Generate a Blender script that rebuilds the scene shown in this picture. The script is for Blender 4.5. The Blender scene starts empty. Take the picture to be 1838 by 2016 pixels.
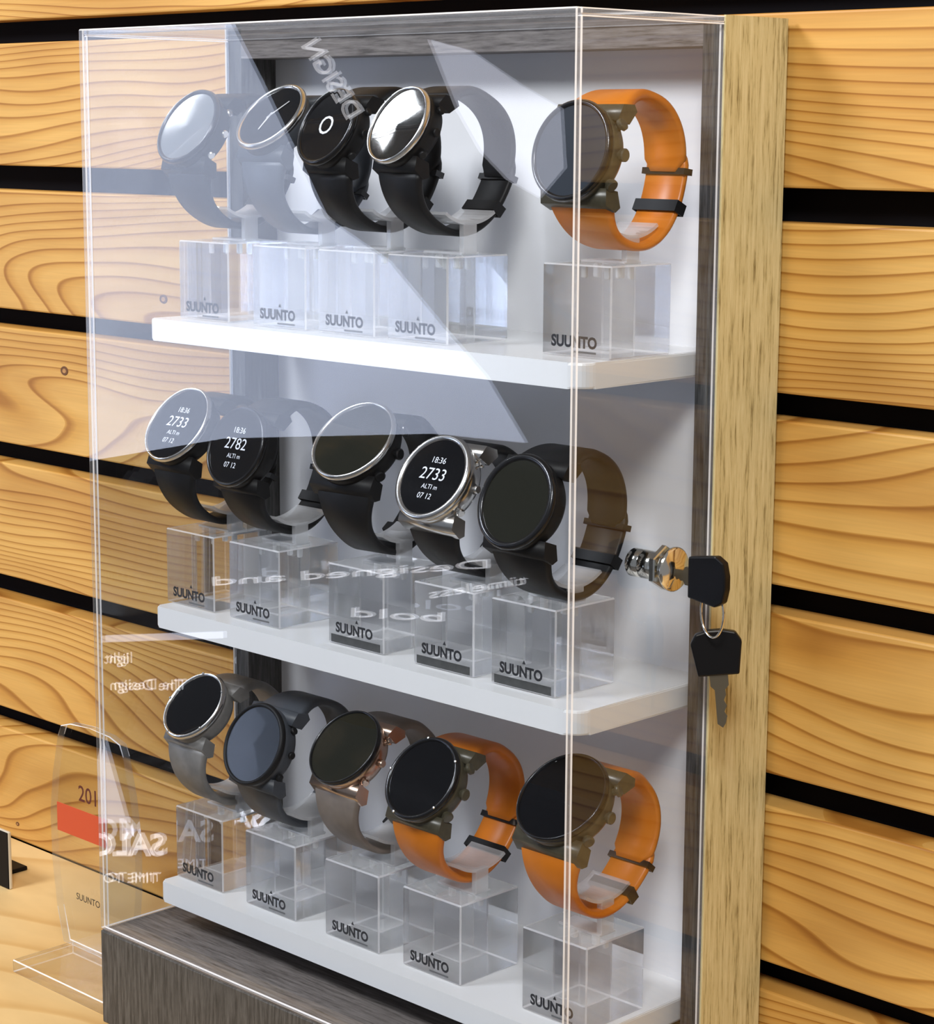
import bpy, bmesh, math, random
from mathutils import Vector, Matrix

random.seed(7)
S = bpy.context.scene
COL = S.collection
PI = math.pi
R = math.radians

# ------------------------------------------------------------------ camera
W, D, T, H = 0.3544, 0.0998, 0.0454, 0.5          # acrylic cover width, depth, back box thickness, height
cam_d = bpy.data.cameras.new('camera')
cam = bpy.data.objects.new('camera', cam_d)
COL.objects.link(cam)
yaw, pitch, roll = 0.7828, 0.1744, 0.0053
fw = Vector((-math.sin(yaw) * math.cos(pitch), math.cos(yaw) * math.cos(pitch), -math.sin(pitch)))
rt = Vector((math.cos(yaw), math.sin(yaw), 0))
up = rt.cross(fw)
r2 = rt * math.cos(roll) + up * math.sin(roll)
u2 = up * math.cos(roll) - rt * math.sin(roll)
m = Matrix((r2, u2, -fw)).transposed().to_4x4()
m.translation = Vector((0.9811, -0.6931, 0.4506))
cam.matrix_world = m
cam_d.sensor_fit = 'HORIZONTAL'
cam_d.sensor_width = 36
cam_d.lens = 4310.3 / 1838 * 36
cam_d.clip_start = 0.02
S.camera = cam

# ------------------------------------------------------------------ world, lights, exposure
world = bpy.data.worlds.new('world')
S.world = world
world.use_nodes = True
bg = world.node_tree.nodes['Background']
bg.inputs[0].default_value = (0.80, 0.80, 0.82, 1)
bg.inputs[1].default_value = 0.27


def area(name, loc, target, size, power, color, size_y=None):
    ld = bpy.data.lights.new(name, 'AREA')
    ld.energy = power
    ld.color = color
    ld.size = size
    if size_y:
        ld.shape = 'RECTANGLE'
        ld.size_y = size_y
    o = bpy.data.objects.new(name, ld)
    COL.objects.link(o)
    o.location = loc
    o.rotation_euler = (Vector(target) - Vector(loc)).to_track_quat('-Z', 'Y').to_euler()
    return o


area('ceiling_light_front', (-0.32, -0.88, 1.2), (0.05, 0.05, 0.3), 0.35, 14.5, (1.0, 0.98, 0.97))
area('ceiling_light_side', (1.05, -0.85, 1.25), (0.3, 0.05, 0.3), 0.35, 18.5, (1.0, 0.945, 0.86))

area('ceiling_light_left', (-1.93, -0.58, 1.75), (0.1, 0.05, 0.3), 0.15, 6, (1.0, 0.97, 0.92))

S.view_settings.view_transform = 'Standard'
S.view_settings.look = 'None'
S.view_settings.gamma = 1
S.view_settings.use_curve_mapping = False
S.view_settings.exposure = 0.14
S.cycles.transparent_max_bounces = 32
S.cycles.max_bounces = 18
S.cycles.transmission_bounces = 16
S.cycles.glossy_bounces = 6


# ------------------------------------------------------------------ materials
def mat(name):
    m = bpy.data.materials.new(name)
    m.use_nodes = True
    nt = m.node_tree
    return m, nt, nt.nodes['Principled BSDF'], nt.nodes['Material Output']


def plain(name, col, rough=0.5, metal=0.0, coat=0.0, spec=0.5, noise=0.0, nscale=200):
    m, nt, b, o = mat(name)
    b.inputs['Base Color'].default_value = (*col, 1)
    b.inputs['Roughness'].default_value = rough
    b.inputs['Metallic'].default_value = metal
    b.inputs['Coat Weight'].default_value = coat
    b.inputs['Coat Roughness'].default_value = 0.03
    b.inputs['Specular IOR Level'].default_value = spec
    n = nt.nodes.new('ShaderNodeTexNoise')
    n.inputs['Scale'].default_value = nscale
    tc = nt.nodes.new('ShaderNodeTexCoord')
    nt.links.new(tc.outputs['Object'], n.inputs['Vector'])
    mx = nt.nodes.new('ShaderNodeMix')
    mx.data_type = 'RGBA'
    k = noise
    mx.inputs['A'].default_value = (col[0] * (1 - k), col[1] * (1 - k), col[2] * (1 - k), 1)
    mx.inputs['B'].default_value = (min(1, col[0] * (1 + k)), min(1, col[1] * (1 + k)), min(1, col[2] * (1 + k)), 1)
    nt.links.new(n.outputs['Fac'], mx.inputs['Factor'])
    nt.links.new(mx.outputs['Result'], b.inputs['Base Color'])
    return m


def node(nt, t, **kw):
    n = nt.nodes.new(t)
    for k, v in kw.items():
        setattr(n, k, v)
    return n


def math_n(nt, op, a, b=None):
    n = node(nt, 'ShaderNodeMath', operation=op)
    for i, x in enumerate((a, b)):
        if x is None:
            continue
        if isinstance(x, (int, float)):
            n.inputs[i].default_value = x
        else:
            nt.links.new(x, n.inputs[i])
    return n.outputs[0]


def pine(name, light, mid, dark, freq=130.0, wobble=20.0, rough=0.5):
    """pale softwood: growth rings are the contour lines of a stretched noise"""
    m, nt, b, o = mat(name)
    tc = node(nt, 'ShaderNodeTexCoord')
    oi = node(nt, 'ShaderNodeObjectInfo')
    off = node(nt, 'ShaderNodeVectorMath', operation='SCALE')
    off.inputs[0].default_value = (13.7, 5.1, 7.9)
    nt.links.new(oi.outputs['Random'], off.inputs['Scale'])
    add = node(nt, 'ShaderNodeVectorMath', operation='ADD')
    nt.links.new(tc.outputs['Object'], add.inputs[0])
    nt.links.new(off.outputs[0], add.inputs[1])
    mp = node(nt, 'ShaderNodeMapping')
    mp.inputs['Scale'].default_value = (2.4, 3, 10)
    nt.links.new(add.outputs[0], mp.inputs[0])
    n1 = node(nt, 'ShaderNodeTexNoise')
    n1.inputs['Scale'].default_value = 1.0
    n1.inputs['Detail'].default_value = 1.2
    n1.inputs['Roughness'].default_value = 0.35
    n1.inputs['Distortion'].default_value = 0.25
    nt.links.new(mp.outputs[0], n1.inputs['Vector'])
    sx = node(nt, 'ShaderNodeSeparateXYZ')
    nt.links.new(add.outputs[0], sx.inputs[0])
    v = math_n(nt, 'ADD', math_n(nt, 'MULTIPLY', sx.outputs['Z'], freq),
               math_n(nt, 'MULTIPLY', n1.outputs['Fac'], wobble))
    fr = math_n(nt, 'FRACT', v)
    ramp = node(nt, 'ShaderNodeValToRGB')
    el = ramp.color_ramp.elements
    el[0].position = 0.0
    el[0].color = (*light, 1)
    el[1].position = 1.0
    el[1].color = (*mid, 1)
    for pos, c in ((0.45, light), (0.78, mid), (0.91, dark), (0.95, dark)):
        e = el.new(pos)
        e.color = (*c, 1)
    nt.links.new(fr, ramp.inputs[0])
    # broad tone changes along the board
    n2 = node(nt, 'ShaderNodeTexNoise')
    n2.inputs['Scale'].default_value = 1.0
    n2.inputs['Detail'].default_value = 2
    mp2 = node(nt, 'ShaderNodeMapping')
    mp2.inputs['Scale'].default_value = (5, 3, 25)
    nt.links.new(add.outputs[0], mp2.inputs[0])
    nt.links.new(mp2.outputs[0], n2.inputs['Vector'])
    r2 = node(nt, 'ShaderNodeValToRGB')
    r2.color_ramp.elements[0].position = 0.35
    r2.color_ramp.elements[0].color = (0.80, 0.72, 0.62, 1)
    r2.color_ramp.elements[1].position = 0.62
    r2.color_ramp.elements[1].color = (1, 1, 1, 1)
    nt.links.new(n2.outputs['Fac'], r2.inputs[0])
    mul = node(nt, 'ShaderNodeMix', data_type='RGBA', blend_type='MULTIPLY')
    mul.inputs['Factor'].default_value = 1
    nt.links.new(ramp.outputs[0], mul.inputs['A'])
    nt.links.new(r2.outputs[0], mul.inputs['B'])
    # fine fibres
    n3 = node(nt, 'ShaderNodeTexNoise')
    n3.inputs['Scale'].default_value = 1.0
    n3.inputs['Detail'].default_value = 3
    mp3 = node(nt, 'ShaderNodeMapping')
    mp3.inputs['Scale'].default_value = (25, 60, 900)
    nt.links.new(add.outputs[0], mp3.inputs[0])
    nt.links.new(mp3.outputs[0], n3.inputs['Vector'])
    r3 = node(nt, 'ShaderNodeMapRange')
    r3.inputs['To Min'].default_value = 0.88
    r3.inputs['To Max'].default_value = 1.1
    nt.links.new(n3.outputs['Fac'], r3.inputs[0])
    mul2 = node(nt, 'ShaderNodeMix', data_type='RGBA', blend_type='MULTIPLY')
    mul2.inputs['Factor'].default_value = 1
    nt.links.new(mul.outputs['Result'], mul2.inputs['A'])
    nt.links.new(r3.outputs[0], mul2.inputs['B'])
    nt.links.new(mul2.outputs['Result'], b.inputs['Base Color'])
    b.inputs['Roughness'].default_value = rough
    bp = node(nt, 'ShaderNodeBump')
    bp.inputs['Strength'].default_value = 0.12
    bp.inputs['Distance'].default_value = 0.0006
    nt.links.new(fr, bp.inputs['Height'])
    nt.links.new(bp.outputs[0], b.inputs['Normal'])
    return m


def veneer(name, a, c, d, axis='Z', rough=0.55):
    """fine streaked oak veneer, grain along one axis"""
    m, nt, b, o = mat(name)
    tc = node(nt, 'ShaderNodeTexCoord')
    mp = node(nt, 'ShaderNodeMapping')
    s = {'X': (38, 520, 520), 'Y': (520, 38, 520), 'Z': (520, 520, 38)}[axis]
    mp.inputs['Scale'].default_value = s
    nt.links.new(tc.outputs['Object'], mp.inputs[0])
    n = node(nt, 'ShaderNodeTexNoise')
    n.inputs['Scale'].default_value = 1
    n.inputs['Detail'].default_value = 4
    n.inputs['Roughness'].default_value = 0.7
    nt.links.new(mp.outputs[0], n.inputs['Vector'])
    ramp = node(nt, 'ShaderNodeValToRGB')
    el = ramp.color_ramp.elements
    el[0].position = 0.30
    el[0].color = (*d, 1)
    el[1].position = 0.68
    el[1].color = (*c, 1)
    e = el.new(0.46)
    e.color = (*a, 1)
    nt.links.new(n.outputs['Fac'], ramp.inputs[0])
    nt.links.new(ramp.outputs[0], b.inputs['Base Color'])
    b.inputs['Roughness'].default_value = rough
    bp = node(nt, 'ShaderNodeBump')
    bp.inputs['Strength'].default_value = 0.25
    bp.inputs['Distance'].default_value = 0.0004
    nt.links.new(n.outputs['Fac'], bp.inputs['Height'])
    nt.links.new(bp.outputs[0], b.inputs['Normal'])
    return m


def sheet_glass(name, tint, edge=0.0):
    """thin clear acrylic sheet: mirror reflection by Fresnel, straight-through view otherwise"""
    m, nt, b, o = mat(name)
    nt.nodes.remove(b)
    tr = node(nt, 'ShaderNodeBsdfTransparent')
    tr.inputs[0].default_value = (*tint, 1)
    gl = node(nt, 'ShaderNodeBsdfGlossy')
    gl.inputs['Roughness'].default_value = 0.0
    geo = node(nt, 'ShaderNodeNewGeometry')
    ior = node(nt, 'ShaderNodeMapRange')
    ior.inputs['To Min'].default_value = 1.45
    ior.inputs['To Max'].default_value = 1 / 1.45
    nt.links.new(geo.outputs['Backfacing'], ior.inputs[0])
    fr = node(nt, 'ShaderNodeFresnel')
    nt.links.new(ior.outputs[0], fr.inputs['IOR'])
    mx = node(nt, 'ShaderNodeMixShader')
    nt.links.new(fr.outputs[0], mx.inputs[0])
    nt.links.new(tr.outputs[0], mx.inputs[1])
    nt.links.new(gl.outputs[0], mx.inputs[2])
    last = mx.outputs[0]
    if edge > 0:
        df = node(nt, 'ShaderNodeBsdfDiffuse')
        df.inputs[0].default_value = (0.95, 0.93, 0.94, 1)
        m2 = node(nt, 'ShaderNodeMixShader')
        m2.inputs[0].default_value = edge
        nt.links.new(last, m2.inputs[1])
        nt.links.new(df.outputs[0], m2.inputs[2])
        last = m2.outputs[0]
    nt.links.new(last, o.inputs[0])
    return m


def solid_glass(name, tint, thin=0.25):
    """solid acrylic block: refracting, letting part of the light straight through"""
    m, nt, b, o = mat(name)
    nt.nodes.remove(b)
    g = node(nt, 'ShaderNodeBsdfGlass')
    g.inputs['Color'].default_value = (*tint, 1)
    g.inputs['Roughness'].default_value = 0.0
    g.inputs['IOR'].default_value = 1.45
    tr = node(nt, 'ShaderNodeBsdfTransparent')
    tr.inputs[0].default_value = (*tint, 1)
    mx = node(nt, 'ShaderNodeMixShader')
    mx.inputs[0].default_value = thin
    nt.links.new(g.outputs[0], mx.inputs[1])
    nt.links.new(tr.outputs[0], mx.inputs[2])
    nt.links.new(mx.outputs[0], o.inputs[0])
    return m


def emitter(name, col, s):
    m, nt, b, o = mat(name)
    b.inputs['Base Color'].default_value = (*col, 1)
    b.inputs['Emission Color'].default_value = (*col, 1)
    b.inputs['Emission Strength'].default_value = s
    return m


M = {}
M['pine'] = pine('pine_boards', (0.68, 0.40, 0.110), (0.60, 0.32, 0.068), (0.39, 0.17, 0.026))
M['counter'] = pine('pine_counter', (0.72, 0.53, 0.26), (0.69, 0.49, 0.225), (0.62, 0.41, 0.17), freq=60, wobble=10)
M['black_wall'] = plain('black_wall', (0.004, 0.004, 0.006), 0.9, spec=0.1)
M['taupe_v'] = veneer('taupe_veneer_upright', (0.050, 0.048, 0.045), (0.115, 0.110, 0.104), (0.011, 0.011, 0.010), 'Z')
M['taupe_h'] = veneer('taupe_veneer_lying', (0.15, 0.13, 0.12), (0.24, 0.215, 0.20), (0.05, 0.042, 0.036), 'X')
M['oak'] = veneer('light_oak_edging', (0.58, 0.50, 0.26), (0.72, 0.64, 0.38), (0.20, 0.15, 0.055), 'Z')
M['white_panel'] = plain('white_panel', (0.82, 0.815, 0.83), 0.45, noise=0.03, nscale=20)
M['shelf'] = plain('white_acrylic', (0.84, 0.84, 0.84), 0.18, noise=0.02, nscale=30)
M['sheet'] = sheet_glass('acrylic_sheet', (0.95, 0.97, 0.995))
M['sheet_edge'] = sheet_glass('acrylic_sheet_edge', (0.93, 0.95, 0.97), 0.10)
M['edge_line'] = sheet_glass('acrylic_edge_line', (0.9, 0.92, 0.93), 0.75)
M['block_line'] = sheet_glass('block_edge_line', (0.95, 0.96, 0.97), 0.40)
M['block'] = solid_glass('acrylic_block', (0.998, 0.999, 0.999), 0.42)
M['clip'] = sheet_glass('acrylic_clip', (0.93, 0.95, 0.96), 0.28)
M['frost'] = plain('frosted_peg', (0.9, 0.91, 0.92), 0.3)
M['ink'] = plain('black_ink', (0.012, 0.012, 0.014), 0.5)
M['grey_ink'] = plain('grey_ink', (0.10, 0.10, 0.10), 0.5)
M['strip'] = plain('dark_label_strip', (0.045, 0.045, 0.042), 0.4, noise=0.4, nscale=400)
M['silver_ink'] = plain('silver_ink', (0.55, 0.55, 0.56), 0.35)
M['rubber'] = plain('black_rubber', (0.009, 0.009, 0.010), 0.5, noise=0.2, spec=0.28)
M['grey_rubber'] = plain('slate_rubber', (0.055, 0.062, 0.075), 0.45, noise=0.15)
M['steel'] = plain('brushed_steel', (0.72, 0.71, 0.70), 0.22, metal=1)
M['black_metal'] = plain('black_metal', (0.02, 0.02, 0.022), 0.25, metal=0.6, coat=0.3)
M['gold'] = plain('bronze_metal', (0.60, 0.46, 0.38), 0.25, metal=1)
M['olive'] = plain('olive_resin', (0.075, 0.066, 0.042), 0.32, noise=0.3, nscale=500)
M['orange'] = plain('orange_rubber', (0.66, 0.185, 0.010), 0.36, noise=0.12, nscale=80)
M['dial'] = plain('black_dial_glass', (0.004, 0.004, 0.005), 0.04, coat=0.35, spec=0.15)
M['dial_grey'] = plain('slate_dial_glass', (0.030, 0.036, 0.046), 0.2, coat=0.2, spec=0.25)
M['dial_olive'] = plain('dark_olive_dial_glass', (0.014, 0.014, 0.009), 0.05, coat=0.5, spec=0.2)
M['dial_pale'] = plain('pale_dial_glass', (0.14, 0.15, 0.16), 0.06, coat=0.6)  # pale grey is the reflected veil and glare put into the dial colour
M['lcd'] = plain('display_segments', (0.78, 0.80, 0.86), 0.4)
M['grey_strap'] = plain('grey_camo_rubber', (0.21, 0.20, 0.19), 0.45, noise=0.5, nscale=110)
M['chrome'] = plain('chrome', (0.80, 0.77, 0.70), 0.12, metal=1)
M['brass'] = plain('key_steel', (0.30, 0.26, 0.19), 0.35, metal=1)
M['key_plastic'] = plain('key_plastic', (0.004, 0.004, 0.005), 0.35, spec=0.3)
M['red'] = plain('red_print', (0.58, 0.075, 0.02), 0.5)
M['maroon'] = plain('maroon_print', (0.10, 0.015, 0.008), 0.5)
M['device'] = plain('black_device', (0.004, 0.004, 0.005), 0.5, spec=0.15)
M['pale_edge'] = plain('pale_bezel', (0.62, 0.57, 0.47), 0.35)
M['sign_board'] = plain('dark_sign_board', (0.012, 0.012, 0.013), 0.7)
M['sign_field'] = emitter('backlit_pale_blue', (0.68, 0.77, 1.0), 3.9)  # glow of the added, unseen board; sets the pale veil in the cover
M['sign_white'] = emitter('backlit_white', (0.95, 0.95, 1.0), 5.0)
M['sign_soft'] = emitter('backlit_soft', (0.80, 0.84, 1.0), 3.3)
M['floor'] = plain('grey_floor', (0.22, 0.20, 0.18), 0.5, noise=0.1, nscale=4)


# ------------------------------------------------------------------ object helpers
def link(name, me, parent=None, mats=(), smooth=False):
    o = bpy.data.objects.new(name, me)
    COL.objects.link(o)
    for x in mats:
        me.materials.append(M[x] if isinstance(x, str) else x)
    if parent:
        o.parent = parent
    if smooth:
        for p in me.polygons:
            p.use_smooth = True
    return o


def tag(o, label, cat, group=None):
    o['label'] = label
    o['category'] = cat
    if group:
        o['group'] = group
    return o


def thing(name, label, cat, loc=(0, 0, 0), rot=(0, 0, 0), group=None):
    o = bpy.data.objects.new(name, None)
    o.empty_display_size = 0.01
    COL.objects.link(o)
    o.location = loc
    o.rotation_euler = rot
    return tag(o, label, cat, group)


def bm_mesh(bm, name):
    me = bpy.data.meshes.new(name)
    bmesh.ops.recalc_face_normals(bm, faces=bm.faces)
    bm.to_mesh(me)
    bm.free()
    return me


def add_box(bm, x0, x1, y0, y1, z0, z1, bev=0.0, seg=2, idx=0):
    r = bmesh.ops.create_cube(bm, size=1)
    vs = r['verts']
    for v in vs:
        v.co = Vector((x0 + (v.co.x + .5) * (x1 - x0), y0 + (v.co.y + .5) * (y1 - y0), z0 + (v.co.z + .5) * (z1 - z0)))
    es = list({e for v in vs for e in v.link_edges})
    if bev:
        bmesh.ops.bevel(bm, geom=es, offset=bev, segments=seg, profile=0.5, affect='EDGES')


def box(name, parent, matname, x0, x1, y0, y1, z0, z1, bev=0.0, seg=2, smooth=False):
    bm = bmesh.new()
    add_box(bm, x0, x1, y0, y1, z0, z1, bev, seg)
    return link(name, bm_mesh(bm, name), parent, [matname], smooth)


def struct(o):
    o['kind'] = 'structure'
    return o


def lathe(bm, prof, axis_o, axis, ref, n=48, idx=0, closed=False):
    """prof: list of (radius, height along axis)"""
    axis = Vector(axis).normalized()
    ref = Vector(ref).normalized()
    third = axis.cross(ref)
    rings = []
    for r, h in prof:
        c = Vector(axis_o) + axis * h
        if r < 1e-7:
            rings.append([bm.verts.new(c)])
        else:
            rings.append([bm.verts.new(c + (ref * math.cos(2 * PI * k / n) + third * math.sin(2 * PI * k / n)) * r) for k in range(n)])
    for a, b in zip(rings[:-1], rings[1:]):
        for k in range(n):
            k2 = (k + 1) % n
            va = [a[k % len(a)], a[k2 % len(a)]]
            vb = [b[k2 % len(b)], b[k % len(b)]]
            f = []
            for v in va + vb:
                if v not in f:
                    f.append(v)
            if len(f) >= 3:
                bm.faces.new(f).material_index = idx
    if closed:
        a, b = rings[-1], rings[0]
        for k in range(n):
            k2 = (k + 1) % n
            bm.faces.new([a[k], a[k2], b[k2], b[k]]).material_index = idx


def sweep(bm, pts, tans_n, prof_fn, cap=True):
    """loft: pts centre line, tans_n list of (side, outward) unit vectors, prof_fn(i) -> list of (s,o) offsets"""
    rings = []
    for i, (c, (sd, ou)) in enumerate(zip(pts, tans_n)):
        rings.append([bm.verts.new(Vector(c) + sd * s + ou * o) for s, o in prof_fn(i)])
    for a, b in zip(rings[:-1], rings[1:]):
        n = len(a)
        for k in range(n):
            bm.faces.new([a[k], a[(k + 1) % n], b[(k + 1) % n], b[k]])
    if cap:
        bm.faces.new(rings[0])
        bm.faces.new(list(reversed(rings[-1])))


def tube(bm, pts, r, n=10, closed=False):
    pts = [Vector(p) for p in pts]
    rings = []
    N = len(pts)
    for i, p in enumerate(pts):
        a = pts[(i - 1) % N] if closed or i > 0 else p
        b = pts[(i + 1) % N] if closed or i < N - 1 else p
        t = (b - a).normalized()
        h = Vector((0, 0, 1)) if abs(t.z) < 0.9 else Vector((1, 0, 0))
        s = t.cross(h).normalized()
        if rings and s.dot(prev) < 0:
            s = -s
        prev = s
        q = t.cross(s)
        rings.append([bm.verts.new(p + (s * math.cos(2 * PI * k / n) + q * math.sin(2 * PI * k / n)) * r) for k in range(n)])
    seq = list(zip(rings[:-1], rings[1:])) + ([(rings[-1], rings[0])] if closed else [])
    for a, b in seq:
        for k in range(n):
            bm.faces.new([a[k], a[(k + 1) % n], b[(k + 1) % n], b[k]])
    if not closed:
        bm.faces.new(rings[0])
        bm.faces.new(list(reversed(rings[-1])))


def prism(bm, pts2, y0, y1, plane='XZ'):
    """outline (x,z) extruded along y (or (y,z) along x for plane 'YZ')"""
    def P(a, b, d):
        return (a, d, b) if plane == 'XZ' else ((d, a, b) if plane == 'YZ' else (a, b, d))
    lo = [bm.verts.new(P(a, b, y0)) for a, b in pts2]
    hi = [bm.verts.new(P(a, b, y1)) for a, b in pts2]
    n = len(lo)
    bm.faces.new(lo)
    bm.faces.new(list(reversed(hi)))
    for k in range(n):
        bm.faces.new([lo[k], lo[(k + 1) % n], hi[(k + 1) % n], hi[k]])


TEXT = {}


def text_mesh(s, size=1.0, bold=0.0, extrude=0.0, spacing=1.0):
    """lettering as a flat mesh, in local x (reading direction) and y (up), centred"""
    key = (s, size, bold, extrude, spacing)
    if key in TEXT:
        return TEXT[key]
    c = bpy.data.curves.new('lettering', 'FONT')
    c.body = s
    c.size = size
    c.align_x = 'CENTER'
    c.align_y = 'CENTER'
    c.offset = bold
    c.extrude = extrude
    c.space_character = spacing
    c.resolution_u = 3
    o = bpy.data.objects.new('lettering', c)
    COL.objects.link(o)
    dg = bpy.context.evaluated_depsgraph_get()
    me = bpy.data.meshes.new_from_object(o.evaluated_get(dg))
    bpy.data.objects.remove(o)
    bpy.data.curves.remove(c)
    TEXT[key] = me
    return me


def text(name, s, size, parent, matname, loc, rot, bold=0.0, sx=1.0, extrude=0.00003, spacing=1.0):
    me = text_mesh(s, size, bold, extrude, spacing)
    if not me.materials:
        me.materials.append(M[matname])
    elif me.materials[0] != M[matname]:
        me = me.copy()
        me.materials.clear()
        me.materials.append(M[matname])
    o = bpy.data.objects.new(name, me)
    COL.objects.link(o)
    o.parent = parent
    o.location = loc
    o.rotation_euler = rot
    o.scale = (sx, 1, 1)
    return o


# ------------------------------------------------------------------ the setting
YW = D + T + 0.004                       # front of the wall boards
wall = struct(box('wall_back', None, 'black_wall', -1.7, 1.7, YW + 0.018, YW + 0.06, -0.95, 1.7))
wall['label'] = 'black wall behind spaced horizontal pine boards'
PL_H = 0.0808
pitch_z = 0.0957
rows = [0.5185, 0.4228, 0.3257, 0.2322, 0.1373, 0.0401]
rows = [rows[0] + pitch_z * k for k in range(12, 0, -1)] + rows + [rows[-1] - pitch_z * k for k in range(1, 11)]
KNOTS = [(-0.2364, 0.2884, 0.0034), (-0.1267, 0.3426, 0.0032), (-0.3094, -0.0438, 0.0016)]      # x, z, radius on the wall
M['knot_rim'] = plain('knot_rim', (0.13, 0.05, 0.015), 0.6, noise=0.4, nscale=300)
M['knot_core'] = plain('knot_core', (0.42, 0.22, 0.08), 0.6, noise=0.3, nscale=300)
pm = None
for z in rows:
    if pm is None:
        bm = bmesh.new()
        add_box(bm, -1.7, 1.7, -0.009, 0.009, -PL_H / 2, PL_H / 2, 0.0012, 2)
        pm = bm_mesh(bm, 'plank')
        pm.materials.append(M['pine'])
    o = bpy.data.objects.new('plank', pm)
    COL.objects.link(o)
    o.parent = wall
    o.location = (0, YW + 0.009, z + PL_H / 2)
    for kx_, kz_, kr in KNOTS:
        if z < kz_ < z + PL_H:
            kb = bmesh.new()
            lathe(kb, [(0, 0.00025), (kr * 0.45, 0.00025), (kr * 0.5, 0.0004), (kr * 0.95, 0.0004), (kr, 0.0), (0, -0.001)], (0, 0, 0), (0, -1, 0), (1, 0, 0), 20)
            ko = link('knot', bm_mesh(kb, 'knot'), o, ['knot_rim', 'knot_core'])
            for q_ in ko.data.polygons:
                if (q_.center.xz.length if hasattr(q_.center, 'xz') else 0) < kr * 0.48:
                    q_.material_index = 1
            ko.location = (kx_, -0.009, kz_ - z - PL_H / 2)
            ko.scale = (1.25, 1, 0.9)
fl = struct(box('floor', None, 'floor', -2.6, 2.6, -3.2, YW + 0.06, -1.0, -0.95))
ZC = -0.055
ct = thing('counter', 'pale pine counter against the boarded wall, under the display case', 'counter', (0, 0, -0.95))
box('counter_top', ct, 'counter', -1.5, 1.2, -0.10, YW - 0.0006, ZC - 0.035 + 0.95, ZC + 0.95, 0.002)
box('counter_front', ct, 'counter', -1.46, 1.16, -0.08, -0.06, 0.0, ZC - 0.035 + 0.95)
box('counter_side', ct, 'counter', -1.48, -1.46, -0.08, YW - 0.001, 0.0, ZC - 0.035 + 0.95)
box('counter_side', ct, 'counter', 1.16, 1.18, -0.08, YW - 0.001, 0.0, ZC - 0.035 + 0.95)

# ------------------------------------------------------------------ display case body
FR, REC = 0.013, 0.025
case = thing('display_case', 'taupe veneer display case body with white back panel, standing on the pine counter', 'display case', (0, 0, ZC))
h = -ZC                                             # base height; local z = world z + h
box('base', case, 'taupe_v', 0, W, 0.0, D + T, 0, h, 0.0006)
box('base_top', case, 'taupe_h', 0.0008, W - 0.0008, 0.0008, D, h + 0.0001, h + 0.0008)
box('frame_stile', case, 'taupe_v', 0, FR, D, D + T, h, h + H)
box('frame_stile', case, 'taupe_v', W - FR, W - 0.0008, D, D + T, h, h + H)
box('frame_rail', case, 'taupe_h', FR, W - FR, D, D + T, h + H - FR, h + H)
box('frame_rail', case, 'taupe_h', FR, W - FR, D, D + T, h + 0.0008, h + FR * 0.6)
box('back_panel', case, 'white_panel', FR, W - FR, D + REC, D + T - 0.002, h + FR * 0.6, h + H - FR)
eb = box('edge_band', case, 'oak', W - 0.0008, W + 0.0004, D - 0.0006, D + T, h * 0, h + H + 0.0004)  # side drawn in a lighter, yellower veneer than the front
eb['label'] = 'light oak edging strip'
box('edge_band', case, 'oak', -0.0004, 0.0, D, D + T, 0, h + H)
# shelves, each let into the back panel
SX0, SX1, SY0, SY1 = 0.0185, 0.3345, 0.029, D + REC
SH = [0.347, 0.187, 0.027]
for i, z in enumerate(SH):
    pts = []
    rc = 0.009
    for cx_, cy_, a0 in ((SX1 - rc, SY0 + rc, -90), (SX0 + 0.003, SY0 + 0.003, 180)):
        rr = rc if a0 == -90 else 0.003
        for k in range(9):
            a = R(a0 + 90 * k / 8)
            pts.append((cx_ + rr * math.cos(a), cy_ + rr * math.sin(a)))
    first, second = pts[:9], pts[9:]
    outline = [(SX0, SY1)] + second + first + [(SX1, SY1)]
    bm = bmesh.new()
    prism(bm, outline, -0.012, 0, 'XY')
    es = [e for e in bm.edges if abs(e.verts[0].co.z - e.verts[1].co.z) < 1e-6 and (e.verts[0].co.y < SY1 - 1e-4 or e.verts[1].co.y < SY1 - 1e-4)]
    bmesh.ops.bevel(bm, geom=es, offset=0.0012, segments=2, profile=0.5, affect='EDGES')
    s = link('shelf', bm_mesh(bm, 'shelf'), case, ['shelf'])
    s.location = (0, 0, z + h)
    s['label'] = ['white acrylic shelf with a rounded corner, topmost', 'white acrylic shelf with a rounded corner, middle', 'white acrylic shelf with a rounded corner, lowest'][i]

# ------------------------------------------------------------------ clear cover
cover = thing('acrylic_cover', 'clear acrylic cover box closing the display case, with lock on its right side', 'cover', (0, 0, 0.0008))
PT = 0.003


def sheet_slots(o, thin):
    for p in o.data.polygons:
        c = [abs(v) for v in p.normal]
        if max(c) < 0.98:
            p.material_index = 2
        elif c['xyz'.index(thin)] < 0.5:
            p.material_index = 1
    return o


def pane(name, x0, x1, y0, y1, z0, z1, thin):
    bm = bmesh.new()
    add_box(bm, x0, x1, y0, y1, z0, z1, 0.0006, 1)
    me = bm_mesh(bm, name)
    return sheet_slots(link(name, me, cover, ['sheet', 'sheet_edge', 'edge_line']), thin)


ct_z = H - 0.0008
pane('front_pane', 0, W, 0, PT, 0.0003, ct_z, 'y')
pane('side_pane', 0, PT, PT + 0.0002, D - 0.0003, 0.0003, ct_z - PT - 0.0002, 'x')
pane('side_pane', W - PT, W, PT + 0.0002, D - 0.0003, 0.0003, ct_z - PT - 0.0002, 'x')
pane('top_pane', 0, W, PT + 0.0002, D - 0.0003, ct_z - PT, ct_z, 'z')
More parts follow.
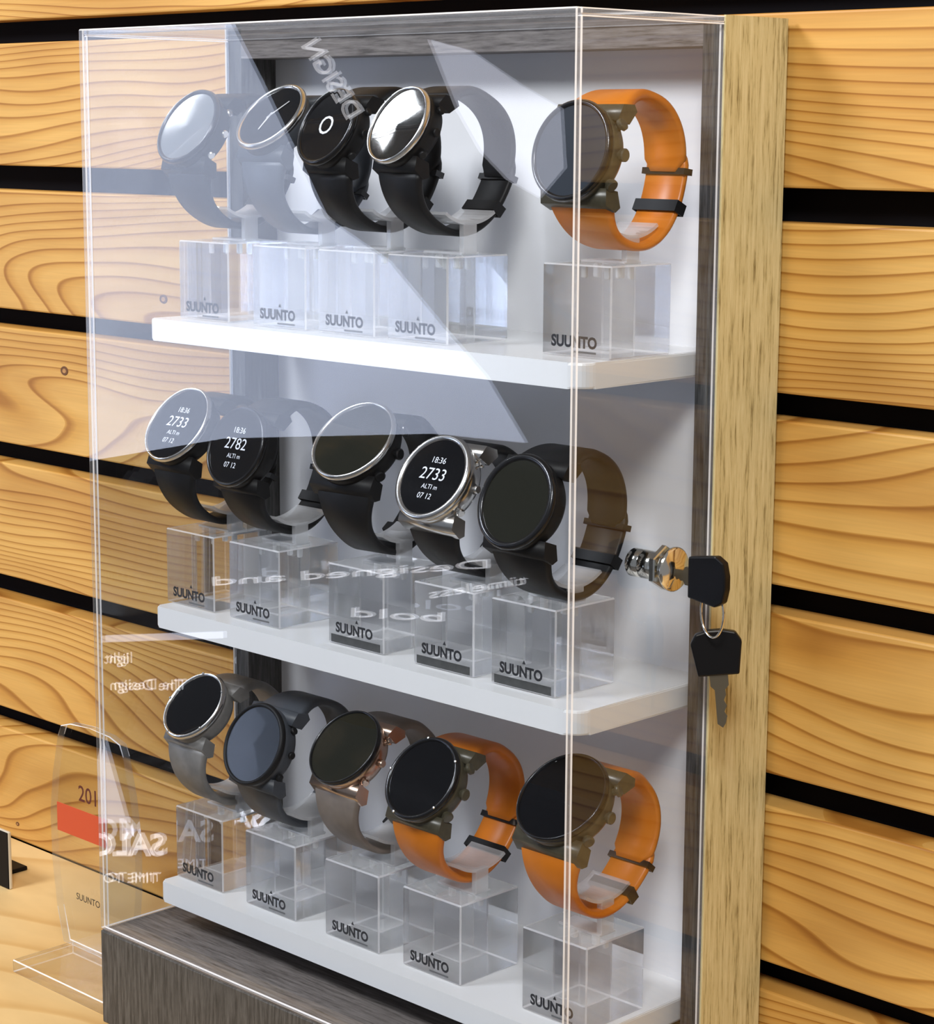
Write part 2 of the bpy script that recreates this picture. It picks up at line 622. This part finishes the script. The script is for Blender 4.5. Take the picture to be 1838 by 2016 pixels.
# lock through the right pane
LY, LZ = 0.0705, 0.2505
bm = bmesh.new()
lathe(bm, [(0, -0.024), (0.0058, -0.024), (0.0067, -0.023), (0.0067, -0.017), (0.0062, -0.0165), (0.0067, -0.016),
           (0.0067, -0.0034), (0.0, -0.0034)], (W, LY, LZ), (1, 0, 0), (0, 0, 1), 28)
lb = link('lock_barrel', bm_mesh(bm, 'lock_barrel'), cover, ['chrome'], True)
bm = bmesh.new()
lathe(bm, [(0.0068, -0.0070), (0.0098, -0.0070), (0.0104, -0.0064), (0.0104, -0.0042), (0.0098, -0.0036), (0.0068, -0.0036)],
      (W, LY, LZ), (1, 0, 0), (0, 0, 1), 6, closed=True)
link('lock_nut', bm_mesh(bm, 'lock_nut'), cover, ['chrome'])
bm = bmesh.new()
lathe(bm, [(0, 0.0034), (0.0045, 0.0034), (0.0052, 0.0028), (0.0095, 0.0022), (0.0104, 0.0012), (0.0104, 0.0003), (0.0, 0.0003)],
      (W, LY, LZ), (1, 0, 0), (0, 0, 1), 32)
link('lock_collar', bm_mesh(bm, 'lock_collar'), cover, ['chrome'], True)

# ------------------------------------------------------------------ keys
def key_meshes():
    """key lying along +x (tip at -x), blade thin in y"""
    bm = bmesh.new()
    outl = [(-0.0115, -0.0095), (0.004, -0.0118), (0.0085, -0.0092), (0.0100, -0.003), (0.0100, 0.003), (0.0085, 0.0092), (0.004, 0.0118), (-0.0115, 0.0095)]
    prism(bm, outl, -0.0022, 0.0022, 'XZ')
    bmesh.ops.bevel(bm, geom=list(bm.edges), offset=0.0008, segments=2, profile=0.5, affect='EDGES')
    head = bm_mesh(bm, 'key_head')
    bm = bmesh.new()
    blade = [(-0.0112, 0.0042), (-0.0165, 0.0042), (-0.0185, 0.0024), (-0.0345, 0.0024), (-0.0365, 0.0), (-0.0345, -0.0014), (-0.031, -0.0024), (-0.029, -0.0012),
             (-0.026, -0.0026), (-0.0235, -0.0014), (-0.021, -0.0026), (-0.0185, -0.0024), (-0.0165, -0.0042), (-0.0112, -0.0042)]
    prism(bm, blade, -0.0008, 0.0008, 'XZ')
    bl = bm_mesh(bm, 'key_blade')
    return head, bl


KH, KB = key_meshes()
KH.materials.append(M['key_plastic'])
KB.materials.append(M['brass'])


def key(label, mtx, blade_scale=1.0):
    t = thing('key', label, 'key', group='keys of the display case')
    t.matrix_world = mtx
    a = link('key_head', KH, t)
    b = link('key_blade', KB, t)
    b.scale = (blade_scale, 1, 1)
    b['label'] = 'dark metal blade'
    if blade_scale != 1:
        b.location = (-0.0112 * (1 - blade_scale), 0, 0)
    return t


kx = W + 0.0225
key('black-headed key stuck in the lock of the clear cover', Matrix.Translation((kx, LY - 0.0005, LZ - 0.001)) @ Matrix.Rotation(R(-90), 4, 'X') @ Matrix.Rotation(R(90), 4, 'X'), 0.55)
hang = Matrix.Translation((W + 0.0185, LY + 0.0105, 0.2145)) @ Matrix.Rotation(R(40), 4, 'Z') @ Matrix.Rotation(R(-96), 4, 'Y')
key('black-headed key hanging from the wire ring below the lock', hang)
bm = bmesh.new()
rc = Vector((W + 0.0205, LY + 0.004, 0.2335))
ax = Vector((0.25, 0.97, 0)).normalized()
tube(bm, [rc + (Vector((0, 0, 1)) * math.cos(2 * PI * k / 36) * 0.0115 + Vector((ax.y, -ax.x, 0)) * -math.sin(2 * PI * k / 36) * 0.0085) for k in range(36)], 0.0006, 8, True)
tag(link('key_ring', bm_mesh(bm, 'key_ring'), None, ['chrome'], True), 'thin wire ring joining the two black-headed keys', 'key ring')

# ------------------------------------------------------------------ acrylic blocks with clips
BS = 0.042
bm = bmesh.new()
add_box(bm, -BS / 2, BS / 2, -BS / 2, BS / 2, 0, BS, 0.0007, 1)
BLOCK = bm_mesh(bm, 'block_body')
BLOCK.materials.append(M['block'])
BLOCK.materials.append(M['block_line'])
for p in BLOCK.polygons:
    if max(abs(v) for v in p.normal) < 0.98:
        p.material_index = 1
bm = bmesh.new()
add_box(bm, -0.0016, 0.0016, -0.0016, 0.0016, -0.007, -0.0004, 0.0008, 2)
PEG = bm_mesh(bm, 'peg')
PEG.materials.append(M['frost'])
bm = bmesh.new()
prism(bm, [(-0.0011, 0), (0.0011, 0), (0, 0.0019)], -0.00003, 0.00003, 'XZ')
TRI = bm_mesh(bm, 'logo_triangle')
TRI.materials.append(M['ink'])

LOOP_UP = 0.0415            # loop centre above the block top


def block(x, y, z, yaw_, label, strip, r_in, lift):
    t = thing('acrylic_block', label, 'display block', (x, y, z), (0, 0, yaw_), 'clear watch stands on the shelves')
    link('block_body', BLOCK, t)
    f = -BS / 2 - 0.00012
    text('lettering', 'SUUNTO', 0.0072, t, 'ink', (-0.001, f, 0.0088 if strip else 0.0066), (R(90), 0, 0), bold=0.00028, sx=0.95)
    tr = link('logo', TRI, t)
    tr.location = (0.001, f, 0.0130 if strip else 0.0108)
    if strip:
        s = box('model_strip', t, 'strip', -0.0185, 0.0185, f - 0.00006, f + 0.00008, 0.0008, 0.0050)
        s['label'] = 'dark printed name strip'
    else:
        box('caption_line', t, 'grey_ink', -0.001, 0.0125, f - 0.00003, f + 0.00003, 0.0019, 0.0028)
    # clip: cuff inside the strap loop, stem down to the block
    cz = BS + LOOP_UP + lift
    bm = bmesh.new()
    pts, fr_ = [], []
    for k in range(15):
        a = R(-90 - 34 + 68 * k / 14)
        d = Vector((0, math.cos(a), math.sin(a)))
        pts.append(Vector((0.003, 0, cz)) + d * (r_in - 0.0009))
        fr_.append((Vector((1, 0, 0)), d))
    sweep(bm, pts, fr_, lambda i: [(-0.011, -0.0008), (0.0125, -0.0008), (0.0125, 0.0008), (-0.011, 0.0008)])
    c = link('clip_cuff', bm_mesh(bm, 'clip_cuff'), t, ['clip'])
    box('clip_stem', t, 'clip', 0.0122, 0.0155, -0.0045, 0.0045, BS, cz - r_in + 0.0016, 0.0004)
    box('clip_foot', t, 'clip', -0.011, 0.0155, -0.006, 0.006, BS + 0.0001, BS + 0.0014, 0.0004)
    for px in (-0.006, 0.008):
        p = link('peg', PEG, t)
        p.location = (px, 0.0, BS)
    return t


# ------------------------------------------------------------------ watches
def strap_mesh(name, a, b, p0, p1, w0, w1, th, off0=0.0, off1=0.0, n=30, holes=False):
    bm = bmesh.new()
    pts, fr_ = [], []
    ex = 2.25
    for k in range(n + 1):
        f = k / n
        ph = p0 + (p1 - p0) * f
        c, s = math.cos(ph), math.sin(ph)
        def P(q):
            c_, s_ = math.cos(q), math.sin(q)
            return Vector((0, -a * math.copysign(abs(c_) ** (2 / ex), c_), b * math.copysign(abs(s_) ** (2 / ex), s_)))
        p = P(ph)
        tg = (P(ph + 0.01) - P(ph - 0.01)).normalized()
        nr = Vector((1, 0, 0)).cross(tg)
        if nr.dot(p) < 0:
            nr = -nr
        pts.append(p + nr * (off0 + (off1 - off0) * f))
        fr_.append((Vector((1, 0, 0)), nr))

    def prof(i):
        f = i / n
        w = (w1 + (w0 - w1) * max(0.0, 1 - f * 2.6) ** 1.4) / 2
        if f > 0.93:
            w *= 1 - 0.35 * (f - 0.93) / 0.07
        h_ = th / 2 * (1.7 - 0.7 * min(1, f * 2.4))
        e = h_ * 0.6
        return [(-w + e, -h_), (w - e, -h_), (w, -h_ + e), (w, h_ - e), (w - e, h_), (-w + e, h_), (-w, h_ - e), (-w, -h_ + e)]
    sweep(bm, pts, fr_, prof)
    return bm_mesh(bm, name), pts, fr_


def band_ring(name, pt, fr_, tang, w, th, wall_, length):
    """rectangular keeper loop around the strap"""
    sd, nr = fr_
    bm = bmesh.new()
    rows_ = []
    for d in (-length / 2, length / 2):
        for (W_, T_) in ((w / 2, th / 2), (w / 2 + wall_, th / 2 + wall_)):
            rows_.append([bm.verts.new(pt + tang * d + sd * s * W_ + nr * o_ * T_) for s, o_ in ((-1, -1), (1, -1), (1, 1), (-1, 1))])
    i0, o0, i1, o1 = rows_
    for k in range(4):
        k2 = (k + 1) % 4
        bm.faces.new([o0[k], o0[k2], o1[k2], o1[k]])
        bm.faces.new([i0[k2], i0[k], i1[k], i1[k2]])
        bm.faces.new([i0[k], i0[k2], o0[k2], o0[k]])
        bm.faces.new([i1[k2], i1[k], o1[k], o1[k2]])
    return bm_mesh(bm, name)


NRM = Vector((0, -1, 0))


def watch(label, x, y, zb, rad, tilt, yaw_, body='black_metal', bezel='steel', dial='dial', strap='rubber', buttons='steel',
          face=None, bulky=False, keeper='rubber', a=0.0285, b=0.0335, lift=0.0, hands=False, notches=0, bez_w=0.0026):
    """zb: height of the loop's lowest outside point; returns the loop's inner bottom radius"""
    t = R(tilt)
    low = math.sqrt((a * math.sin(t)) ** 2 + (b * math.cos(t)) ** 2)
    root = thing('wrist_watch', label, 'watch', (x, y, zb + LOOP_UP + lift), (0, 0, R(yaw_)), 'watches on the clear stands')
    root.rotation_euler = (-t, 0, R(yaw_))
    th = 0.0036 if not bulky else 0.0040
    sw0, sw1 = (rad * 1.62, 0.0240) if bulky else (rad * 1.55, 0.0225)
    lug = R(33)
    # case
    bm = bmesh.new()
    rc_ = rad - 0.0012
    y_in = a - 0.0058
    lathe(bm, [(0, y_in), (rc_ * 0.74, y_in), (rc_ * 0.90, y_in + 0.0016), (rc_ * 0.99, y_in + 0.0046), (rc_, y_in + 0.0090), (rc_ * 0.985, y_in + 0.0124), (rc_ * 0.9, y_in + 0.0128), (0, y_in + 0.0128)],
          (0, 0, 0), NRM, (1, 0, 0), 56)
    # lug shoulders that carry the strap
    for s in (1, -1):
        pts = [(-(y_in + 0.0086), s * rc_ * 0.70), (-(y_in + 0.0066), s * rc_ * 1.03), (-(y_in - 0.0005), s * rc_ * 1.10), (-(y_in - 0.0030), s * rc_ * 0.98), (-(y_in + 0.0006), s * rc_ * 0.68)]
        prism(bm, pts, -sw0 / 2 - 0.0008, sw0 / 2 + 0.0008, 'YZ')
    cs = link('case', bm_mesh(bm, 'case'), root, [body])
    for p in cs.data.polygons:
        p.use_smooth = len(p.vertices) == 4 and abs(p.normal.x) < 0.995
    # bezel ring
    y_b = y_in + 0.0122
    bm = bmesh.new()
    lathe(bm, [(rad - bez_w - 0.0006, y_b), (rad - 0.0004, y_b), (rad, y_b + 0.0010), (rad - 0.0006, y_b + 0.0026), (rad - bez_w * 0.55, y_b + 0.0032), (rad - bez_w, y_b + 0.0026)],
          (0, 0, 0), NRM, (1, 0, 0), 64, closed=True)
    bz = link('bezel', bm_mesh(bm, 'bezel'), root, [bezel], True)
    for k in range(notches):
        an = 2 * PI * (k + 0.5) / notches
        bm = bmesh.new()
        c = Vector((math.cos(an) * (rad - bez_w * 0.5), -(y_b + 0.0031), math.sin(an) * (rad - bez_w * 0.5)))
        lathe(bm, [(0.0, 0.0006), (0.0006, 0.0005), (0.0008, 0), (0, 0)], c, NRM, (1, 0, 0), 10)
        link('bezel_stud', bm_mesh(bm, 'bezel_stud'), bz, ['steel'])
    # dial under its flat crystal
    bm = bmesh.new()
    lathe(bm, [(0, y_b + 0.0022), (rad - bez_w + 0.0001, y_b + 0.0020), (rad - bez_w + 0.0001, y_b), (0, y_b)], (0, 0, 0), NRM, (1, 0, 0), 64)
    dl = link('dial', bm_mesh(bm, 'dial'), root, [dial])
    yd = -(y_b + 0.00235)
    if face:
        for s, sz, dx, dz in face:
            text('digits', s, sz, dl, 'lcd', (dx, yd, dz), (R(90), 0, 0), bold=0.0)
    if hands:
        for an, ln, wd in ((R(hands), 0.0125, 0.0006), (R(hands + 150), 0.0095, 0.0007)):
            bm = bmesh.new()
            d = Vector((math.sin(an), 0, math.cos(an)))
            q = Vector((d.z, 0, -d.x))
            vs = [d * -0.002 - q * wd, d * -0.002 + q * wd, d * ln + q * wd * .5, d * ln - q * wd * .5]
            lo = [bm.verts.new(v + Vector((0, yd, 0))) for v in vs]
            hi = [bm.verts.new(v + Vector((0, yd - 0.0002, 0))) for v in vs]
            bm.faces.new(lo)
            bm.faces.new(hi[::-1])
            for k in range(4):
                bm.faces.new([lo[k], lo[(k + 1) % 4], hi[(k + 1) % 4], hi[k]])
            link('hand', bm_mesh(bm, 'hand'), dl, ['silver_ink'])
    # push buttons on both flanks
    for an in (-34, 0, 34, 146, 214) if buttons != 'none' else ():
        d = Vector((math.cos(R(an)), 0, math.sin(R(an))))
        bm = bmesh.new()
        br = 0.0030 if bulky else 0.0021
        bl = 0.0036 if bulky else 0.0024
        lathe(bm, [(0, bl), (br * 0.8, bl), (br, bl - 0.0005), (br, bl * 0.45), (br * 0.6, bl * 0.4), (br * 0.6, -0.002), (0, -0.002)],
              d * rc_ + NRM * (y_in + 0.0062), d, NRM, 16)
        link('button', bm_mesh(bm, 'button'), root, [buttons], False)
    # strap
    me, pts, fr_ = strap_mesh('strap_upper', a, b, lug, R(172), sw0, sw1, th)
    link('strap_upper', me, root, [strap], True)
    me, pts2, fr2 = strap_mesh('strap_lower', a, b, -lug, R(-208), sw0, sw1, th * 0.9, 0.0, 0.0022, 36)
    lo = link('strap_lower', me, root, [strap], True)
    # holes along the tail
    for k in range(24, 35, 2):
        bm = bmesh.new()
        lathe(bm, [(0, 0.0002), (0.0011, 0.0002), (0.0011, -0.0004), (0, -0.0004)], pts2[k] + fr2[k][1] * (th * 0.45), fr2[k][1], (1, 0, 0), 10)
        link('strap_hole', bm_mesh(bm, 'strap_hole'), lo, ['rubber'])
    # buckle and keeper at the back
    k = 27
    tg = (pts2[k + 1] - pts2[k - 1]).normalized()
    link('keeper', band_ring('keeper', pts2[k], fr2[k], tg, sw1 + 0.0002, th * 1.4, 0.0007, 0.0056), root, [keeper])
    k = 32
    tg = (pts2[k + 1] - pts2[k - 1]).normalized()
    link('buckle', band_ring('buckle', pts2[k], fr2[k], tg, sw1 + 0.0002, th * 1.2, 0.0006, 0.0030), root, ['steel' if body == 'steel' else 'black_metal'])
    return low - th / 2


def lcd(n):
    return [(n, 0.0088, 0, 0.001), ('18:36', 0.0045, 0, 0.0085), ('ALTI m', 0.0035, 0.001, -0.0055), ('07 12', 0.0042, 0, -0.0105)]


Z1, Z2, Z3 = (s_ + BS for s_ in SH)
WATCHES = [
    # row, block x, block y, yaw block, strip, block label | watch kwargs
    (0, 0.0520, 0.061, 0, False, 'clear block on the top shelf, leftmost, under the grey-faced watch',
     dict(label='black watch with a pale grey face, leftmost on the top shelf', rad=0.0222, tilt=30, lift=0.001, yaw_=0, body='rubber', bezel='black_metal', dial='dial_pale', strap='rubber', buttons='steel')),
    (0, 0.1140, 0.061, 0, False, 'clear block on the top shelf, second from the left',
     dict(label='grey watch with silver-rimmed face tipped far back, second from left on the top shelf', rad=0.0215, tilt=42, yaw_=0, body='grey_rubber', bezel='steel', dial='dial', strap='grey_rubber', hands=40, buttons='grey_rubber')),
    (0, 0.1655, 0.061, 0, False, 'clear block on the top shelf, in the middle of the row',
     dict(label='black watch with thin silver rim, middle of the top shelf', rad=0.0208, tilt=26, lift=0.0035, yaw_=-4, body='rubber', bezel='black_metal', dial='dial', strap='rubber', buttons='rubber', face=[('O', 0.014, 0, 0)])),
    (0, 0.2168, 0.061, 0, False, 'clear block on the top shelf, fourth from the left',
     dict(label='black watch with a bright white glare on its face, fourth on the top shelf', rad=0.0205, tilt=28, lift=0.0035, yaw_=-6, body='rubber', bezel='steel', dial='dial', strap='rubber', buttons='rubber', bez_w=0.0018)),
    (0, 0.3140, 0.068, 0, False, 'clear block on the top shelf, rightmost, under the orange-strapped watch',
     dict(label='olive sports watch with bright orange strap on the top shelf', rad=0.0232, tilt=14, lift=0.001, dx=0.007, yaw_=0, body='olive', bezel='black_metal', dial='dial_grey', strap='orange', buttons='olive', bulky=True)),
    (1, 0.0360, 0.061, 0, False, 'clear block on the middle shelf, leftmost',
     dict(label='black digital watch reading 2733, leftmost on the middle shelf', rad=0.0232, tilt=36, lift=-0.002, yaw_=0, body='rubber', bezel='steel', dial='dial', strap='rubber', buttons='none', face=lcd('2733'), bez_w=0.0018)),
    (1, 0.0912, 0.061, 0, False, 'clear block on the middle shelf, second from the left',
     dict(label='black digital watch with lit segments, second from left on the middle shelf', rad=0.0222, tilt=22, yaw_=0, body='rubber', bezel='black_metal', dial='dial', strap='rubber', buttons='none', face=lcd('2782'), bez_w=0.0022)),
    (1, 0.1720, 0.061, 0, True, 'clear block with dark name strip on the middle shelf, in the middle of the row',
     dict(label='large black watch with broad silver rim, centre of the middle shelf', rad=0.0242, tilt=43, yaw_=6, body='rubber', bezel='steel', dial='dial_olive', strap='rubber', buttons='black_metal', bulky=True, bez_w=0.0022)),
    (1, 0.2358, 0.061, 0, True, 'clear block with dark name strip on the middle shelf, fourth from the left',
     dict(label='steel-cased digital watch reading 2733 with side buttons, fourth on the middle shelf', rad=0.0230, tilt=32, lift=-0.005, a=0.0275, b=0.030, yaw_=0, body='steel', bezel='steel', dial='dial', strap='rubber', buttons='steel', face=lcd('2733'), bez_w=0.0032)),
    (1, 0.2894, 0.061, 0, True, 'clear block with dark name strip on the middle shelf, rightmost',
     dict(label='all-black watch with dark grey face, rightmost on the middle shelf', rad=0.0232, tilt=22, lift=-0.004, dx=0.005, yaw_=0, body='rubber', bezel='black_metal', dial='dial_olive', strap='rubber', buttons='none', bulky=True, bez_w=0.0034)),
    (2, 0.0400, 0.061, 0, False, 'clear block on the bottom shelf, leftmost',
     dict(label='mottled grey-strapped watch with black face, leftmost on the bottom shelf', rad=0.0212, tilt=42, lift=-0.002, dx=0.003, yaw_=0, body='grey_strap', bezel='steel', dial='dial', strap='grey_strap', buttons='none', notches=5, bez_w=0.0022)),
    (2, 0.1020, 0.061, 0, False, 'clear block on the bottom shelf, second from the left',
     dict(label='slate blue-grey watch with plain grey face, second on the bottom shelf', rad=0.0228, tilt=24, lift=-0.001, yaw_=0, body='grey_rubber', bezel='rubber', dial='dial_grey', strap='grey_rubber', buttons='rubber', bez_w=0.0024)),
    (2, 0.1680, 0.061, 0, False, 'clear block on the bottom shelf, in the middle of the row',
     dict(label='watch with bronze buttons and taupe strap, middle of the bottom shelf', rad=0.0220, tilt=42, yaw_=0, body='gold', bezel='black_metal', dial='dial_olive', strap='taupe_rubber', buttons='gold', bulky=False, bez_w=0.0016)),
    (2, 0.2278, 0.061, 0, False, 'clear block on the bottom shelf, fourth from the left',
     dict(label='black-faced sports watch with orange strap, fourth on the bottom shelf', rad=0.0226, tilt=36, yaw_=0, body='olive', bezel='black_metal', dial='dial', strap='orange', buttons='olive', bulky=True, notches=5)),
    (2, 0.3100, 0.063, 0, False, 'clear block on the bottom shelf, rightmost, behind the cover corner',
     dict(label='large black-faced watch with orange strap, rightmost on the bottom shelf', rad=0.0245, tilt=46, lift=0.004, dx=0.006, yaw_=0, body='olive', bezel='black_metal', dial='dial', strap='orange', buttons='olive', bulky=True, bez_w=0.0018)),
]
M['taupe_rubber'] = plain('taupe_rubber', (0.20, 0.165, 0.14), 0.5, noise=0.2)
for row, bx_, by_, byaw, strip, blabel, kw in WATCHES:
    z0 = (Z1, Z2, Z3)[row]
    kw = dict(kw)
    r_in = watch(x=bx_ + kw.pop('dx', 0), y=by_ + 0.002, zb=z0, **kw)
    block(bx_, by_, SH[row] + 0.0003, byaw, blabel, strip, r_in, kw.get('lift', 0))

# ------------------------------------------------------------------ acrylic award on the counter
aw = thing('acrylic_award', 'clear acrylic award plaque with red banner print, on the counter left of the case', 'award', (-0.0535, 0.027, ZC))
bm = bmesh.new()
add_box(bm, -0.0455, 0.0480, -0.022, 0.022, 0, 0.008, 0.0006, 1)
ab = link('award_base', bm_mesh(bm, 'award_base'), aw, ['block', 'edge_line'])
for p in ab.data.polygons:
    if max(abs(v) for v in p.normal) < 0.98:
        p.material_index = 1
pts = []
prof = [(-0.0330, 0.0084), (-0.0385, 0.030), (-0.0425, 0.060), (-0.0430, 0.090), (-0.0395, 0.115), (-0.0330, 0.140), (-0.0300, 0.147), (-0.020, 0.1500), (0.0, 0.151)]
outl = prof + [(-x_, z_) for x_, z_ in reversed(prof[:-1])]
outs = -0.0145                      # the plate stands left of the middle of its base
outl = [(x_ + outs, z_) for x_, z_ in outl]
bm = bmesh.new()
prism(bm, outl, 0.0165, 0.0215, 'XZ')
bmesh.ops.bevel(bm, geom=[e for e in bm.edges if abs(e.verts[0].co.y - e.verts[1].co.y) < 1e-6], offset=0.0005, segments=1, profile=0.5, affect='EDGES')
me = bm_mesh(bm, 'award_plate')
ap = link('award_plate', me, aw, ['sheet', 'sheet_edge', 'edge_line'])
for p in me.polygons:
    p.material_index = 0 if abs(p.normal.y) > 0.98 else (1 if abs(p.normal.y) < 0.1 else 2)
yf = 0.0163
text('year', '201', 0.014, aw, 'maroon', (-0.017, yf, 0.108), (R(90), 0, 0), bold=0.0001)
rb = box('banner', aw, 'red', -0.050, 0.0015, yf - 0.0001, yf + 0.0001, 0.080, 0.098)
rb['label'] = 'red printed banner'
text('caption', 'SUUNTO', 0.006, aw, 'ink', (-0.020, yf, 0.042), (R(90), 0, 0))

# black device at the left edge of the counter
dv = thing('counter_display', 'black upright screen with pale edge at the left end of the counter', 'screen', (-0.268, 0.086, ZC))
box('screen_body', dv, 'pale_edge', -0.045, 0.045, -0.001, 0.0015, 0.0, 0.040, 0.0008, 2)
box('screen_glass', dv, 'device', -0.0445, 0.0445, -0.0016, -0.0009, 0.0005, 0.0395, 0.0002)
box('screen_foot', dv, 'device', -0.02, 0.02, 0.001, 0.030, 0.0, 0.003, 0.0008)

# ------------------------------------------------------------------ unseen glowing sign added for the cover to mirror
n_ = Vector((0.70711, 0.70711, 0))
u_ = Vector((-0.70711, 0.70711, 0))
s0 = Vector((0.18, 0, 0)) - n_ * 1.6
sg = thing('standing_sign', 'dark freestanding sign with backlit pale blue field and white lettering, mirrored in the cover', 'sign', (s0.x, s0.y, -0.95), (0, 0, R(135)))
# local x = u (reading direction), local y = -n (back), so the face looks along -y
box('sign_board', sg, 'sign_board', -0.36, 0.56, 0.0, 0.035, 0.03, 1.62, 0.003)
box('sign_foot', sg, 'sign_board', -0.30, 0.50, -0.16, 0.20, 0.0, 0.03, 0.004)


def panel(name, pts, matname, d=0.004):
    bm = bmesh.new()
    prism(bm, [(a_, b_ + 0.95) for a_, b_ in pts], -d, 0.0, 'XZ')
    return link(name, bm_mesh(bm, name), sg, [matname])


panel('backlit_field', [(0.52, 0.62), (0.225, 0.62), (0.194, 0.558), (0.165, 0.501), (0.089, 0.341), (0.013, 0.289), (-0.053, 0.21), (-0.105, 0.151), (-0.154, 0.069), (-0.04, 0.08), (0.215, 0.073), (0.302, 0.058), (0.371, 0.046), (0.52, 0.010)], 'sign_field')  # outline follows the bright veil wanted in the front pane
panel('backlit_wedge', [(-0.033, 0.552), (-0.084, 0.539), (-0.143, 0.5), (-0.192, 0.472), (-0.197, 0.402), (-0.167, 0.366), (-0.127, 0.388), (-0.095, 0.421), (-0.067, 0.469)], 'sign_soft')
panel('backlit_peak', [(0.372, -0.306), (0.344, -0.418), (0.400, -0.418)], 'sign_soft')


def prop_text(s, size, start, ang=0, sx=1.0, matname='sign_white', bold=0.0):
    me = text_mesh(s, size, bold, 0.001)
    if not me.materials:
        me.materials.append(M[matname])
    w = max(v.co.x for v in me.vertices) * sx
    a_ = R(ang)
    c = (start[0] + math.cos(a_) * w, start[1] + math.sin(a_) * w)
    o = bpy.data.objects.new('sign_lettering', me)
    COL.objects.link(o)
    o.parent = sg
    o.location = (c[0], -0.006, c[1] + 0.95)
    o.rotation_euler = (R(90), -a_, 0)
    o.scale = (sx, 1, 1)
    return o


prop_text('DESIGN', 0.030, (0.055, 0.462), 58, bold=0.0004)
prop_text('SALOMON', 0.040, (0.299, -0.447), 0, bold=0.001)
prop_text('TIME TO PLAY', 0.018, (0.306, -0.490), 0)
prop_text('Designed and', 0.016, (-0.110, -0.082), -4, sx=4.0)
prop_text('timeless', 0.017, (-0.154, -0.102), -9, sx=2.2)
prop_text('bold', 0.017, (-0.053, -0.150), 3, sx=4.0)
panel('backlit_rule', [(0.219, -0.178), (0.219, -0.170), (0.370, -0.176), (0.370, -0.184)], 'sign_soft')
prop_text('light', 0.020, (0.336, -0.204), 0, sx=0.9)
prop_text('The Design', 0.020, (0.270, -0.238), 0)
